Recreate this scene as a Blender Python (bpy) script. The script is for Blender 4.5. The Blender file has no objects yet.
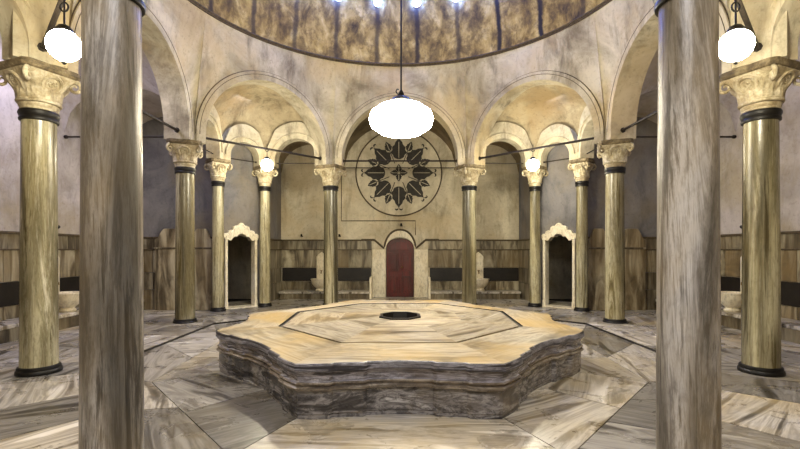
import bpy, bmesh, math, random
from mathutils import Vector, Matrix
PI = math.pi
sc = bpy.context.scene
COL = sc.collection
rnd = random.Random(7)

# ------------------------------------------------------------------ mesh builder
class MB:
    def __init__(s):
        s.v = []; s.f = []; s.t = []
    def add(s, verts, faces, tint=(.5, .5, .5)):
        b = len(s.v)
        s.v += [tuple(p) for p in verts]
        s.f += [[i + b for i in f] for f in faces]
        s.t += [tint] * len(faces)
        return s
    def box(s, x0, x1, y0, y1, z0, z1, tint=(.5, .5, .5)):
        v = [(x0,y0,z0),(x1,y0,z0),(x1,y1,z0),(x0,y1,z0),(x0,y0,z1),(x1,y0,z1),(x1,y1,z1),(x0,y1,z1)]
        f = [[0,3,2,1],[4,5,6,7],[0,1,5,4],[1,2,6,5],[2,3,7,6],[3,0,4,7]]
        return s.add(v, f, tint)
    def obox(s, c, u, n, s0, s1, n0, n1, z0, z1, tint=(.5, .5, .5)):
        # box in a frame: origin c (plan), axes u and n in plan
        v = []
        for z in (z0, z1):
            for a, b in ((s0,n0),(s1,n0),(s1,n1),(s0,n1)):
                v.append((c[0]+u[0]*a+n[0]*b, c[1]+u[1]*a+n[1]*b, z))
        f = [[0,3,2,1],[4,5,6,7],[0,1,5,4],[1,2,6,5],[2,3,7,6],[3,0,4,7]]
        return s.add(v, f, tint)
    def lathe(s, prof, n=32, c=(0,0,0), cap=True, half=None):
        v = []; f = []
        for r, z in prof:
            for i in range(n):
                a = 2*PI*i/n
                v.append((c[0]+r*math.cos(a), c[1]+r*math.sin(a), c[2]+z))
        for j in range(len(prof)-1):
            for i in range(n):
                k = (i+1) % n
                f.append([j*n+i, j*n+k, (j+1)*n+k, (j+1)*n+i])
        if cap:
            f.append([i for i in range(n)][::-1]); f.append([(len(prof)-1)*n+i for i in range(n)])
        return s.add(v, f)
    def tube(s, pts, r, n=8, closed=False):
        pts = [Vector(p) for p in pts]; v = []; f = []; m = len(pts)
        prev = None
        for i, p in enumerate(pts):
            if closed: d = pts[(i+1) % m] - pts[i-1]
            else: d = pts[min(i+1, m-1)] - pts[max(i-1, 0)]
            d.normalize()
            if prev is None:
                a = Vector((0,0,1)) if abs(d.z) < .9 else Vector((1,0,0))
                x = d.cross(a).normalized()
            else:
                x = (prev - d*prev.dot(d)).normalized()
            prev = x; y = d.cross(x)
            rr = r[i] if isinstance(r, (list, tuple)) else r
            for k in range(n):
                a = 2*PI*k/n
                v.append(p + (x*math.cos(a) + y*math.sin(a))*rr)
        for i in range(m if closed else m-1):
            j = (i+1) % m
            for k in range(n):
                l = (k+1) % n
                f.append([i*n+k, i*n+l, j*n+l, j*n+k])
        if not closed:
            f.append(list(range(n))[::-1]); f.append([(m-1)*n+k for k in range(n)])
        return s.add(v, f)
    def sphere(s, c, r, n=20, m=12, sz=1.0, z0=-1.0, z1=1.0):
        prof = []
        for j in range(m+1):
            a = -PI/2 + PI*j/m
            z = math.sin(a)
            if z < z0-1e-6 or z > z1+1e-6: continue
            prof.append((max(r*math.cos(a), 1e-4), r*z*sz))
        return s.lathe(prof, n, c)
    def prism(s, poly, f3, tint=(.5,.5,.5)):
        # poly: list of 2-D points; f3(a,b,k) -> 3-D point for face k=0,1
        n = len(poly)
        v = [f3(a, b, 0) for a, b in poly] + [f3(a, b, 1) for a, b in poly]
        f = [list(range(n))[::-1], [n+i for i in range(n)]]
        for i in range(n):
            j = (i+1) % n
            f.append([i, j, n+j, n+i])
        return s.add(v, f, tint)
    def grid(s, rows, closed=False, tint=(.5,.5,.5)):
        n = len(rows[0]); v = [p for r in rows for p in r]; f = []
        for j in range(len(rows)-1):
            for i in range(n if closed else n-1):
                k = (i+1) % n
                f.append([j*n+i, j*n+k, (j+1)*n+k, (j+1)*n+i])
        return s.add(v, f, tint)
    def build(s, name, mat, parent=None, smooth=False, normals=True, bevel=0, loc=None, angle=40):
        me = bpy.data.meshes.new(name)
        me.from_pydata(s.v, [], s.f); me.update()
        ca = me.color_attributes.new('slab', 'FLOAT_COLOR', 'CORNER')
        for p in me.polygons:
            t = s.t[p.index]
            for li in p.loop_indices:
                ca.data[li].color = (t[0], t[1], t[2], 1)
        if normals:
            bm = bmesh.new(); bm.from_mesh(me)
            bmesh.ops.recalc_face_normals(bm, faces=bm.faces); bm.to_mesh(me); bm.free()
        if smooth:
            me.polygons.foreach_set('use_smooth', [True]*len(me.polygons))
            if angle:
                me.set_sharp_from_angle(angle=math.radians(angle))
        o = bpy.data.objects.new(name, me); COL.objects.link(o)
        if isinstance(mat, (list, tuple)):
            for m_ in mat: me.materials.append(m_)
        else: me.materials.append(mat)
        if parent: o.parent = parent
        if loc: o.location = loc
        if bevel:
            b = o.modifiers.new('bevel', 'BEVEL'); b.width = bevel; b.segments = 2; b.limit_method = 'ANGLE'
        return o

def tag(o, label=None, cat=None, group=None, kind=None):
    if label: o['label'] = label
    if cat: o['category'] = cat
    if group: o['group'] = group
    if kind: o['kind'] = kind
    return o
def empty(name, loc=(0,0,0), rz=0):
    o = bpy.data.objects.new(name, None); COL.objects.link(o)
    o.location = loc; o.rotation_euler = (0,0,rz); o.empty_display_size = .1
    return o
def copy_tree(o, parent=None):
    c = o.copy(); COL.objects.link(c)
    if parent: c.parent = parent
    for ch in list(o.children): copy_tree(ch, c)
    return c
def struct(o): o['kind'] = 'structure'; return o

# ------------------------------------------------------------------ materials
def base_mat(name):
    m = bpy.data.materials.new(name); m.use_nodes = True
    nt = m.node_tree; nt.nodes.clear()
    out = nt.nodes.new('ShaderNodeOutputMaterial'); b = nt.nodes.new('ShaderNodeBsdfPrincipled')
    nt.links.new(b.outputs[0], out.inputs[0])
    return m, nt, b
def nd(nt, t, **kw):
    n = nt.nodes.new(t)
    for k, v in kw.items(): setattr(n, k, v)
    return n
def setin(n, **kw):
    for k, v in kw.items(): n.inputs[k.replace('_', ' ')].default_value = v
def lin(c):
    f = lambda u: (u/255/12.92) if u/255 <= .04045 else ((u/255+.055)/1.055)**2.4
    return (f(c[0]), f(c[1]), f(c[2]), 1)
def ramp(nt, fac, stops):
    r = nd(nt, 'ShaderNodeValToRGB'); e = r.color_ramp.elements
    while len(e) < len(stops): e.new(.5)
    for i, (p, c) in enumerate(stops):
        e[i].position = p; e[i].color = lin(c) if len(c) == 3 else c
    nt.links.new(fac, r.inputs[0]); return r.outputs[0]
def mathn(nt, op, a, b=None, c=None):
    n = nd(nt, 'ShaderNodeMath', operation=op)
    for i, x in enumerate((a, b, c)):
        if x is None: continue
        if isinstance(x, (int, float)): n.inputs[i].default_value = x
        else: nt.links.new(x, n.inputs[i])
    return n.outputs[0]
def mix(nt, fac, a, b, mode='MIX'):
    n = nd(nt, 'ShaderNodeMix', data_type='RGBA', blend_type=mode)
    for i, x in ((0, fac), (6, a), (7, b)):
        if isinstance(x, (int, float)): n.inputs[i].default_value = x
        elif isinstance(x, tuple): n.inputs[i].default_value = lin(x) if len(x) == 3 else x
        else: nt.links.new(x, n.inputs[i])
    return n.outputs[2]
def coords(nt, scale, rand=True, loc=(0,0,0)):
    tc = nd(nt, 'ShaderNodeTexCoord'); v = tc.outputs['Object']
    if rand:
        oi = nd(nt, 'ShaderNodeObjectInfo')
        k = mathn(nt, 'MULTIPLY', oi.outputs['Random'], 60)
        cb = nd(nt, 'ShaderNodeCombineXYZ')
        for i in range(3): nt.links.new(k, cb.inputs[i])
        va = nd(nt, 'ShaderNodeVectorMath', operation='ADD')
        nt.links.new(v, va.inputs[0]); nt.links.new(cb.outputs[0], va.inputs[1]); v = va.outputs[0]
    mp = nd(nt, 'ShaderNodeMapping'); mp.inputs['Scale'].default_value = scale; mp.inputs['Location'].default_value = loc
    nt.links.new(v, mp.inputs[0]); return mp.outputs[0]
def noise(nt, vec, scale=1, detail=6, rough=.6, dist=0):
    n = nd(nt, 'ShaderNodeTexNoise'); setin(n, Scale=scale, Detail=detail, Roughness=rough, Distortion=dist)
    nt.links.new(vec, n.inputs['Vector']); return n.outputs['Fac']
def bump(nt, b, h, strength=.3, dist=.01):
    n = nd(nt, 'ShaderNodeBump'); setin(n, Strength=strength, Distance=dist)
    nt.links.new(h, n.inputs['Height']); nt.links.new(n.outputs[0], b.inputs['Normal'])

def marble(name, stops, scale=(6,6,.4), stain=None, stain_amt=.5, rough=.45, dist=1.0, bmp=.15, drift=0.0):
    m, nt, b = base_mat(name)
    n1 = noise(nt, coords(nt, scale), 1, 10, .74, dist)
    c = ramp(nt, n1, stops)
    if stain:
        n2 = noise(nt, coords(nt, (.9,.9,.45), loc=(3,7,1)), 1.2, 4, .6, .4)
        c = mix(nt, mathn(nt, 'MULTIPLY', ramp(nt, n2, [(.42,(0,0,0)),(.62,(255,255,255))]), stain_amt), c, stain)
    n5 = noise(nt, coords(nt, (scale[0]*.45, scale[1]*.45, scale[2]*.8), loc=(11,3,5)), 1, 3, .5, .5)
    c = mix(nt, drift, c, ramp(nt, n5, [(.38,(92,88,78)),(.48,(176,172,164)),(.58,(255,255,255))]), 'MULTIPLY')
    n3 = noise(nt, coords(nt, (1,1,.35)), 26, 4, .6)
    c = mix(nt, mathn(nt, 'MULTIPLY', ramp(nt, n3, [(.3,(255,255,255)),(.5,(0,0,0))]), .35), c, (70,60,45))
    nt.links.new(c, b.inputs['Base Color']); b.inputs['Roughness'].default_value = rough
    bump(nt, b, n1, bmp, .02)
    return m
def plaster(name, c1, c2, dark, amt=.6, warm=None, rough=.85):
    m, nt, b = base_mat(name)
    v = coords(nt, (1,1,1), rand=False)
    n1 = noise(nt, v, .8, 9, .66, .8)
    c = ramp(nt, n1, [(.32, c1), (.62, c2)])
    n2 = noise(nt, coords(nt, (1.8,1.8,.55), rand=False, loc=(5,2,9)), 1.3, 8, .7, .5)
    c = mix(nt, mathn(nt, 'MULTIPLY', ramp(nt, n2, [(.5,(0,0,0)),(.7,(255,255,255))]), amt), c, dark)
    if warm:
        n4 = noise(nt, coords(nt, (1,1,.8), rand=False, loc=(1,12,4)), .7, 5, .6, .3)
        c = mix(nt, mathn(nt, 'MULTIPLY', ramp(nt, n4, [(.48,(0,0,0)),(.62,(255,255,255))]), .6), c, warm)
    n3 = noise(nt, v, 14, 6, .7)
    c = mix(nt, mathn(nt, 'MULTIPLY', ramp(nt, n3, [(.30,(255,255,255)),(.46,(0,0,0))]), .35), c, dark)
    nt.links.new(c, b.inputs['Base Color']); b.inputs['Roughness'].default_value = rough
    bump(nt, b, n3, .25, .02)
    return m
def slab_mat(name, stops, stretch=(.55,5,1), rough=.35, yellow=(205,170,95), yamt=.5, wall=False, dark_lo=.45, grime=(60,52,42)):
    m, nt, b = base_mat(name)
    at = nd(nt, 'ShaderNodeAttribute', attribute_name='slab')
    sp = nd(nt, 'ShaderNodeSeparateColor'); nt.links.new(at.outputs['Color'], sp.inputs[0])
    tc = nd(nt, 'ShaderNodeTexCoord')
    vr = nd(nt, 'ShaderNodeVectorRotate', rotation_type='Z_AXIS')
    nt.links.new(tc.outputs['Object'], vr.inputs['Vector'])
    if not wall: nt.links.new(mathn(nt, 'MULTIPLY', sp.outputs[1], 2*PI), vr.inputs['Angle'])
    off = nd(nt, 'ShaderNodeCombineXYZ')
    nt.links.new(mathn(nt, 'MULTIPLY', sp.outputs[0], 53), off.inputs[0])
    nt.links.new(mathn(nt, 'MULTIPLY', sp.outputs[2], 91), off.inputs[1])
    nt.links.new(mathn(nt, 'MULTIPLY', sp.outputs[1], 37), off.inputs[2])
    ad = nd(nt, 'ShaderNodeVectorMath', operation='ADD')
    nt.links.new(vr.outputs[0], ad.inputs[0]); nt.links.new(off.outputs[0], ad.inputs[1])
    mp = nd(nt, 'ShaderNodeMapping'); mp.inputs['Scale'].default_value = stretch
    nt.links.new(ad.outputs[0], mp.inputs[0])
    n1 = noise(nt, mp.outputs[0], 1.1, 7, .58, 1.6)
    c = ramp(nt, n1, stops)
    n2 = noise(nt, ad.outputs[0], .9, 4, .6, .3)
    yf = mathn(nt, 'MULTIPLY', mathn(nt, 'MULTIPLY', ramp(nt, n2, [(.4,(0,0,0)),(.65,(255,255,255))]), sp.outputs[2]), yamt*2)
    c = mix(nt, yf, c, yellow)
    # whole-slab tone
    k = nd(nt, 'ShaderNodeMapRange'); setin(k, From_Min=0.0, From_Max=1.0, To_Min=dark_lo, To_Max=1.15)
    nt.links.new(sp.outputs[0], k.inputs[0])
    cb = nd(nt, 'ShaderNodeCombineColor')
    for i in range(3): nt.links.new(k.outputs[0], cb.inputs[i])
    c = mix(nt, 1.0, c, cb.outputs[0], 'MULTIPLY')
    n3 = noise(nt, tc.outputs['Object'], 1.7, 8, .66, .6)
    c = mix(nt, mathn(nt, 'MULTIPLY', ramp(nt, n3, [(.30,(255,255,255)),(.48,(0,0,0))]), .6), c, grime)
    nt.links.new(c, b.inputs['Base Color'])
    nt.links.new(mathn(nt, 'MULTIPLY_ADD', n3, .35, rough-.12), b.inputs['Roughness'])
    bump(nt, b, n1, .08, .02)
    return m
def simple(name, col, rough=.5, metal=0, nz=0.0, nscale=20):
    m, nt, b = base_mat(name)
    if nz:
        n = noise(nt, coords(nt, (1,1,1)), nscale, 5, .65)
        d = tuple(int(x*(1-nz)) for x in col)
        nt.links.new(ramp(nt, n, [(.35, d), (.65, col)]), b.inputs['Base Color'])
        bump(nt, b, n, .2, .01)
    else: b.inputs['Base Color'].default_value = lin(col)
    b.inputs['Roughness'].default_value = rough; b.inputs['Metallic'].default_value = metal
    return m
def emit(name, col, s):
    m, nt, b = base_mat(name)
    b.inputs['Base Color'].default_value = (.9,.9,.9,1)
    b.inputs['Emission Color'].default_value = col; b.inputs['Emission Strength'].default_value = s
    return m

M = {}
M['col_grey'] = marble('grey_column_marble', [(.32,(34,31,28)),(.42,(104,99,92)),(.49,(194,189,181)),(.56,(126,120,112)),(.64,(206,201,192)),(.76,(222,218,210))], (5,5,.36), (174,150,100), .5, .34, .9, .3, .9)
M['col_cream'] = marble('cream_column_marble', [(.30,(36,32,20)),(.41,(104,97,72)),(.49,(196,190,160)),(.56,(150,143,112)),(.64,(224,219,196))], (6,6,.28), (146,130,80), .45, .26, 1.0, .2, .9)
M['capital'] = marble('carved_capital_marble', [(.32,(112,98,70)),(.47,(172,160,130)),(.62,(212,204,180))], (7,7,7), (130,108,72), .45, .6, .4, .4)
M['grimy'] = marble('grimy_abacus_marble', [(.34,(52,44,32)),(.5,(112,98,72)),(.66,(168,154,122))], (6,6,6), (70,58,40), .5, .65, .5, .4)
M['iron'] = simple('black_iron', (22,20,19), .45, .3, .4)
M['rod'] = simple('dark_tie_iron', (52,44,36), .6, .4, .4)
M['plaster'] = plaster('old_cream_plaster', (132,122,100), (206,198,176), (88,78,64), .8, (190,170,130))
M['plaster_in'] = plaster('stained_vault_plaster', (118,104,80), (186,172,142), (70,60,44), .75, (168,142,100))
M['plaster_shaded'] = plaster('shaded_vault_plaster', (84,72,50), (134,118,90), (48,40,30), .7, (120,98,64))  # darker vault plaster: shade behind the north arch put into the colour
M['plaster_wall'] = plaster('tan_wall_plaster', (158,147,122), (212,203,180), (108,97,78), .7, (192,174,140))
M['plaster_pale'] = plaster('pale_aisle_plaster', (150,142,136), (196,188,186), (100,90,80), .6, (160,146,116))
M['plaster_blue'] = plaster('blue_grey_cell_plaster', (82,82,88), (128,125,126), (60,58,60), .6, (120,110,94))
M['slab'] = slab_mat('floor_marble', [(.30,(44,41,38)),(.40,(104,99,93)),(.49,(196,191,182)),(.55,(142,136,128)),(.66,(228,224,216))], (.42,2.6,1), .24, (190,168,118), .3, dark_lo=.16)
M['top'] = slab_mat('platform_top_marble', [(.30,(66,57,44)),(.42,(134,122,100)),(.52,(188,179,158)),(.58,(146,134,112)),(.7,(206,199,182))], (.45,2.8,1), .3, (180,150,86), .6, dark_lo=.55)
M['dado'] = slab_mat('dado_marble', [(.30,(40,34,26)),(.43,(98,88,70)),(.55,(150,140,116)),(.72,(190,182,158))], (3,3,.5), .3, (130,110,74), .45, wall=True, dark_lo=.35)
M['darkband'] = simple('dark_slate_band', (30,25,21), .4, 0, .5, 8)
M['white_marble'] = marble('white_marble', [(.3,(186,174,146)),(.5,(232,224,202)),(.7,(244,240,226))], (3,3,1.5), (206,184,136), .35, .4)
M['grout'] = simple('dark_joint', (40,35,30), .9, 0, .3)
M['inlay'] = simple('black_inlay', (24,20,18), .4, 0, .4)
M['wood_red'] = marble('red_painted_wood', [(.3,(46,9,7)),(.5,(92,16,12)),(.7,(118,24,17))], (14,14,.7), (30,9,7), .6, .45)
M['brass'] = simple('dull_brass', (150,116,56), .4, .8, .3)
M['moulding'] = simple('dark_moulding', (92,78,56), .7, 0, .4)
M['leaf'] = simple('dark_leaf_paint', (52,48,44), .7, 0, .35, 12)
M['medal'] = plaster('medallion_plaster', (168,158,134), (214,205,182), (122,110,86), .5)
M['bulb'] = emit('lamp_glass', (1,.90,.66,1), 130)
M['bowl'] = emit('pendant_glass', (1,.91,.69,1), 58)
M['oculus'] = emit('sky_glass', (.11,.22,1,1), 380)

def side_mat(name, stops, blot, bamt, warm, wamt, zs=10, rough=.25):
    m, nt, b = base_mat(name)
    n1 = noise(nt, coords(nt, (.8,.8,zs), rand=False), 1.7, 7, .62, .8)
    c = ramp(nt, n1, stops)
    n2 = noise(nt, coords(nt, (3,3,5), rand=False), 2.6, 8, .75, .8)
    c = mix(nt, mathn(nt, 'MULTIPLY', ramp(nt, n2, [(.48,(0,0,0)),(.56,(255,255,255))]), bamt), c, blot)
    n3 = noise(nt, coords(nt, (1.1,1.1,1.1), rand=False, loc=(4,4,4)), 1.3, 4, .55, .4)
    c = mix(nt, mathn(nt, 'MULTIPLY', ramp(nt, n3, [(.50,(0,0,0)),(.62,(255,255,255))]), wamt), c, warm)
    nt.links.new(c, b.inputs['Base Color']); b.inputs['Roughness'].default_value = rough
    bump(nt, b, n2, .08, .01)
    return m
M['side'] = side_mat('platform_upper_marble', [(.34,(34,32,34)),(.45,(84,80,84)),(.52,(168,164,170)),(.57,(92,88,90)),(.66,(190,186,188))], (50,46,48), .35, (110,98,88), .4)
M['side_dark'] = side_mat('platform_edge_marble', [(.36,(20,18,20)),(.48,(56,53,57)),(.58,(150,148,154)),(.66,(60,57,60))], (30,26,28), .4, (64,56,52), .3, 16, .4)
M['side_ridge'] = side_mat('platform_ridge_marble', [(.34,(56,48,40)),(.5,(112,102,90)),(.66,(176,166,150))], (52,44,38), .5, (118,100,74), .35, 14)
M['side_low'] = side_mat('platform_lower_marble', [(.34,(26,24,25)),(.45,(80,77,77)),(.53,(148,144,142)),(.60,(84,80,80)),(.70,(206,203,200))], (36,33,33), .65, (150,136,116), .35, 4)

# ------------------------------------------------------------------ layout constants
CY = 7.63                   # centre of the ring of columns
AP = 4.67                   # its apothem
HALF = AP*math.tan(PI/8)
FA = 4.45                   # apothem of the inner face of the arcade
ZS = 3.925                   # arches spring
AR = 1.59
ZD = 6.68; RD = 4.45        # springing of the dome
NW_Y = 14.8; WX = 7.3; SY = -1.2
CELL = 4.0                  # corner-cell walls stand this far off the axes
N_OC = 25; OC_ROT = math.radians(-1.0); OC_AL = math.radians(20.3)

def dome_mat():
    m, nt, b = base_mat('stained_dome_plaster')
    tc = nd(nt, 'ShaderNodeTexCoord'); sep = nd(nt, 'ShaderNodeSeparateXYZ')
    nt.links.new(tc.outputs['Object'], sep.inputs[0])
    ang = mathn(nt, 'SUBTRACT', mathn(nt, 'ARCTAN2', sep.outputs[0], sep.outputs[1]), OC_ROT)
    cb = nd(nt, 'ShaderNodeCombineXYZ')
    nt.links.new(mathn(nt, 'MULTIPLY', ang, 6), cb.inputs[0]); nt.links.new(mathn(nt, 'MULTIPLY', sep.outputs[2], .8), cb.inputs[1])
    n1 = noise(nt, cb.outputs[0], 1.6, 7, .65, .3)
    c = ramp(nt, n1, [(.34,(56,45,20)),(.45,(128,107,52)),(.55,(178,154,86)),(.68,(212,192,128))])
    n2 = noise(nt, coords(nt, (1,1,1), rand=False), 3.2, 8, .72, .4)
    c = mix(nt, mathn(nt, 'MULTIPLY', ramp(nt, n2, [(.46,(0,0,0)),(.60,(255,255,255))]), .65), c, (80,65,30))
    # rust-dark rain streaks below every bull's-eye
    w = noise(nt, coords(nt, (1,1,2.2), rand=False, loc=(2,5,3)), 1.5, 4, .6)
    a2 = mathn(nt, 'ADD', ang, mathn(nt, 'MULTIPLY', mathn(nt, 'SUBTRACT', w, .5), .03))
    ph = mathn(nt, 'FRACT', mathn(nt, 'MULTIPLY', a2, N_OC/(2*PI)))
    wnn = nd(nt, 'ShaderNodeTexWhiteNoise', noise_dimensions='1D')
    nt.links.new(mathn(nt, 'FLOOR', mathn(nt, 'MULTIPLY', a2, N_OC/(2*PI))), wnn.inputs['W'])
    wn = mathn(nt, 'MULTIPLY_ADD', wnn.outputs['Value'], .5, .75)
    d = mathn(nt, 'ABSOLUTE', mathn(nt, 'SUBTRACT', ph, .5))
    s = nd(nt, 'ShaderNodeMapRange', interpolation_type='SMOOTHSTEP'); setin(s, From_Min=.02, From_Max=.09, To_Min=1.0, To_Max=0.0)
    nt.links.new(d, s.inputs[0])
    zf = nd(nt, 'ShaderNodeMapRange'); setin(zf, From_Min=1.45, From_Max=1.6, To_Min=1.0, To_Max=0.0)
    nt.links.new(sep.outputs[2], zf.inputs[0])
    k = mathn(nt, 'MULTIPLY', mathn(nt, 'MULTIPLY', s.outputs[0], zf.outputs[0]), mathn(nt, 'MULTIPLY', mathn(nt, 'MULTIPLY_ADD', n1, .9, .4), wn))
    c = mix(nt, k, c, (34,27,17))
    nt.links.new(c, b.inputs['Base Color']); b.inputs['Roughness'].default_value = .8
    bump(nt, b, n2, .4, .04)
    return m
M['dome'] = dome_mat()

# ------------------------------------------------------------------ dome, cornice, bull's-eyes
mb = MB(); rows = []
for j in range(25):
    al = PI/2*j/24
    rows.append([(RD*math.cos(al)*math.sin(2*PI*i/96)+0, RD*math.cos(al)*math.cos(2*PI*i/96), RD*math.sin(al)) for i in range(96)])
mb.grid(rows, True)
struct(mb.build('ceiling', M['dome'], smooth=True, angle=0, loc=(0,CY,ZD)))
prof = [(RD+.02,-.05),(RD-.012,-.05),(RD-.022,-.04),(RD-.012,-.03),(RD-.008,-.01),(RD-.028,.0),(RD-.038,.018),(RD-.028,.035),(RD+.02,.04)]
mb = MB(); mb.lathe(prof, 96, cap=False)
struct(mb.build('trim_1', M['moulding'], smooth=True, loc=(0,CY,ZD)))
wi = 1
for k in range(-3, 3):
    a = (k+.5)*2*PI/N_OC + OC_ROT
    d = Vector((math.cos(OC_AL)*math.sin(a), math.cos(OC_AL)*math.cos(a), math.sin(OC_AL)))
    c = Vector((0,CY,ZD)) + d*(RD-.005)
    rot = (-d).to_track_quat('Z', 'Y')
    mb = MB(); mb.lathe([(.125,-.01),(.125,.008),(.10,.009),(.09,0)], 24)
    fr = mb.build('window_%d' % wi, M['plaster_in'], smooth=True); fr.location = c; fr.rotation_euler = rot.to_euler(); struct(fr)
    g = MB(); g.sphere((0,0,.0), .09, 20, 12, .9, 0)
    g.build('glass', M['oculus'], fr, True)
    wi += 1

# ------------------------------------------------------------------ arcade ring
def bay_frame(k):
    th = k*PI/4
    return Vector((math.sin(th), math.cos(th), 0)), Vector((math.cos(th), -math.sin(th), 0)), th
def ring_bay(mb, k):
    n, t, th = bay_frame(k); C0 = Vector((0,CY,0)); S = 40
    fh = FA*math.tan(PI/8)
    def pt(ap, s, z): return C0 + n*ap + t*s + Vector((0,0,z))
    def arc(r, ap, foot=True):
        p = [pt(ap, -r, ZS)] if foot else []
        p += [pt(ap, -r*math.cos(PI*i/S), ZS+.19+r*math.sin(PI*i/S)) for i in range(S+1)]
        if foot: p.append(pt(ap, r, ZS))
        return p
    R0 = arc(AR, FA-.035); R1 = arc(AR+.20, FA-.035); R2 = arc(AR+.212, FA-.0); R3 = arc(fh, FA)
    back = arc(AR, AP+.28)
    top = []
    for i, p in enumerate(R3):
        s = (p-C0).dot(t); a = th + s/fh*PI/8
        top.append(C0 + Vector((RD*math.sin(a), RD*math.cos(a), ZD)))
    rows = [back, R0, R1, R2, R3]
    for q in range(1, 9):
        f = q/8
        rows.append([a.lerp(b, f) for a, b in zip(R3, top)])
    mb.grid(rows)
    # outer face, up to the dome's springing
    bh = (AP+.28)*math.tan(PI/8)
    ba = arc(AR, AP+.28); bt = [pt(AP+.28, (p-C0).dot(t)*bh/AR, ZD) for p in ba]
    mb.grid([ba, bt])
    # springer underside
    for sg in (-1, 1):
        mb.add([pt(FA-.035, sg*AR, ZS), pt(FA, sg*fh, ZS), pt(AP+.28, sg*bh, ZS), pt(AP+.28, sg*AR, ZS)], [[0,1,2,3]])
mb = MB()
for k in range(8): ring_bay(mb, k)
arcade = struct(mb.build('wall_arcade', M['plaster'], smooth=True, normals=False, angle=30))
mb = MB()
for k in range(8):
    n_, t_, th_ = bay_frame(k)
    for rr_, oo_ in ((AR+.206, .012), (AR+.13, .036)):
        mb.tube([Vector((0,CY,0))+n_*(FA-oo_)+t_*(-rr_*math.cos(PI*i/40))+Vector((0,0,ZS+.19+rr_*math.sin(PI*i/40))) for i in range(41)], .011 if rr_ > AR+.2 else .006, 6)
mb.build('archivolt_fillet', M['moulding'], arcade, True)

# ------------------------------------------------------------------ small arches, vaults
def ell(t): return math.sqrt(max(0, 1-(2*t-1)**2))
def arch_panel(mb, P0, P1, a, h, th, zs=ZS):
    P0 = Vector((*P0,0)); P1 = Vector((*P1,0)); L = (P1-P0).length; u = (P1-P0)/L; n = Vector((-u.y,u.x,0)); S = 24
    lo = [(0,zs),(L/2-a,zs)] + [(L/2-a*math.cos(PI*i/S), zs+.165+a*math.sin(PI*i/S)) for i in range(S+1)] + [(L/2+a,zs),(L,zs)]
    def row(off, up):
        r = []
        for s, z in lo:
            zz = max(z, ZS+.22+h*ell(s/L)) if up else z
            r.append(P0+u*s+n*off+Vector((0,0,zz)))
        return r
    mb.grid([row(-th/2,True), row(-th/2,False), row(th/2,False), row(th/2,True)])
    # proud archivolt on both faces
    for o in (-th/2-.02, th/2+.02):
        for r in (a+.13,):
            pts = [P0+u*(L/2-r*math.cos(PI*i/S))+n*o+Vector((0,0,zs+.165+r*math.sin(PI*i/S))) for i in range(S+1)]
            mb.tube(pts, .022, 6)
def vault(mb, c, hs, z0=ZS+.22, n=20):
    # c: four plan corners, hs: rise over edges 01, 12, 23, 30
    rows = []
    for j in range(n+1):
        v = j/n; r = []
        for i in range(n+1):
            u = i/n
            x = (1-v)*((1-u)*c[0][0]+u*c[1][0]) + v*((1-u)*c[3][0]+u*c[2][0])
            y = (1-v)*((1-u)*c[0][1]+u*c[1][1]) + v*((1-u)*c[3][1]+u*c[2][1])
            hc = ((1-v)*hs[0]+v*hs[2])*ell(u); hd = ((1-u)*hs[3]+u*hs[1])*ell(v)
            r.append((x, y, z0+(hc**3.2+hd**3.2)**(1/3.2)))
        rows.append(r)
    mb.grid(rows)
def mir(p, sx, sy): return (p[0]*sx, CY+(p[1]-CY)*sy)
A_ = (-4.73, 11.44); B_ = (-3.80, 12.38); C3 = (-AP, CY+HALF); C4 = (-HALF, CY+AP)
for name, sx, sy in (('northwest',1,1),('northeast',-1,1),('southwest',1,-1),('southeast',-1,-1)):
    mb = MB(); a, b, c3, c4 = [mir(p, sx, sy) for p in (A_, B_, C3, C4)]
    arch_panel(mb, c3, a, .60, 1.0, .34)
    arch_panel(mb, a, b, .40, .82, .34)
    arch_panel(mb, b, c4, .60, 1.0, .34)
    struct(mb.build('wall_small_arches_'+name, M['plaster'], smooth=True, angle=35))
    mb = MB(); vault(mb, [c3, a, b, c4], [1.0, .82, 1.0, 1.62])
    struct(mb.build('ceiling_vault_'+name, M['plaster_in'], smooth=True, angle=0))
# vaults of the four arms
mb = MB()
vault(mb, [(-HALF,CY+AP),(-HALF,NW_Y),(HALF,NW_Y),(HALF,CY+AP)], [1.0,1.72,1.0,1.72])
for sx in (-1,1): vault(mb, [(sx*HALF,CY+AP),(sx*CELL,CY+AP),(sx*CELL,NW_Y),(sx*HALF,NW_Y)], [1.0,1.0,1.0,1.0])
struct(mb.build('ceiling_vault_north', M['plaster_shaded'], smooth=True, angle=0))
for name, sx in (('west',-1),('east',1)):
    mb = MB(); x0 = sx*AP; x1 = sx*WX
    vault(mb, [(x0,CY-HALF),(x1,CY-HALF),(x1,CY+HALF),(x0,CY+HALF)], [1.0,1.72,1.0,1.72])
    for sy in (-1,1): vault(mb, [(x0,CY+sy*HALF),(x1,CY+sy*HALF),(x1,CY+sy*CELL),(x0,CY+sy*CELL)], [1.0]*4)
    struct(mb.build('ceiling_vault_'+name, M['plaster_pale'], smooth=True, angle=0))
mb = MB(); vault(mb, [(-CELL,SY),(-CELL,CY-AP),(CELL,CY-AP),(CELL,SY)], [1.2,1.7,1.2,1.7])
struct(mb.build('ceiling_vault_south', M['plaster_in'], smooth=True, angle=0))

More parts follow.
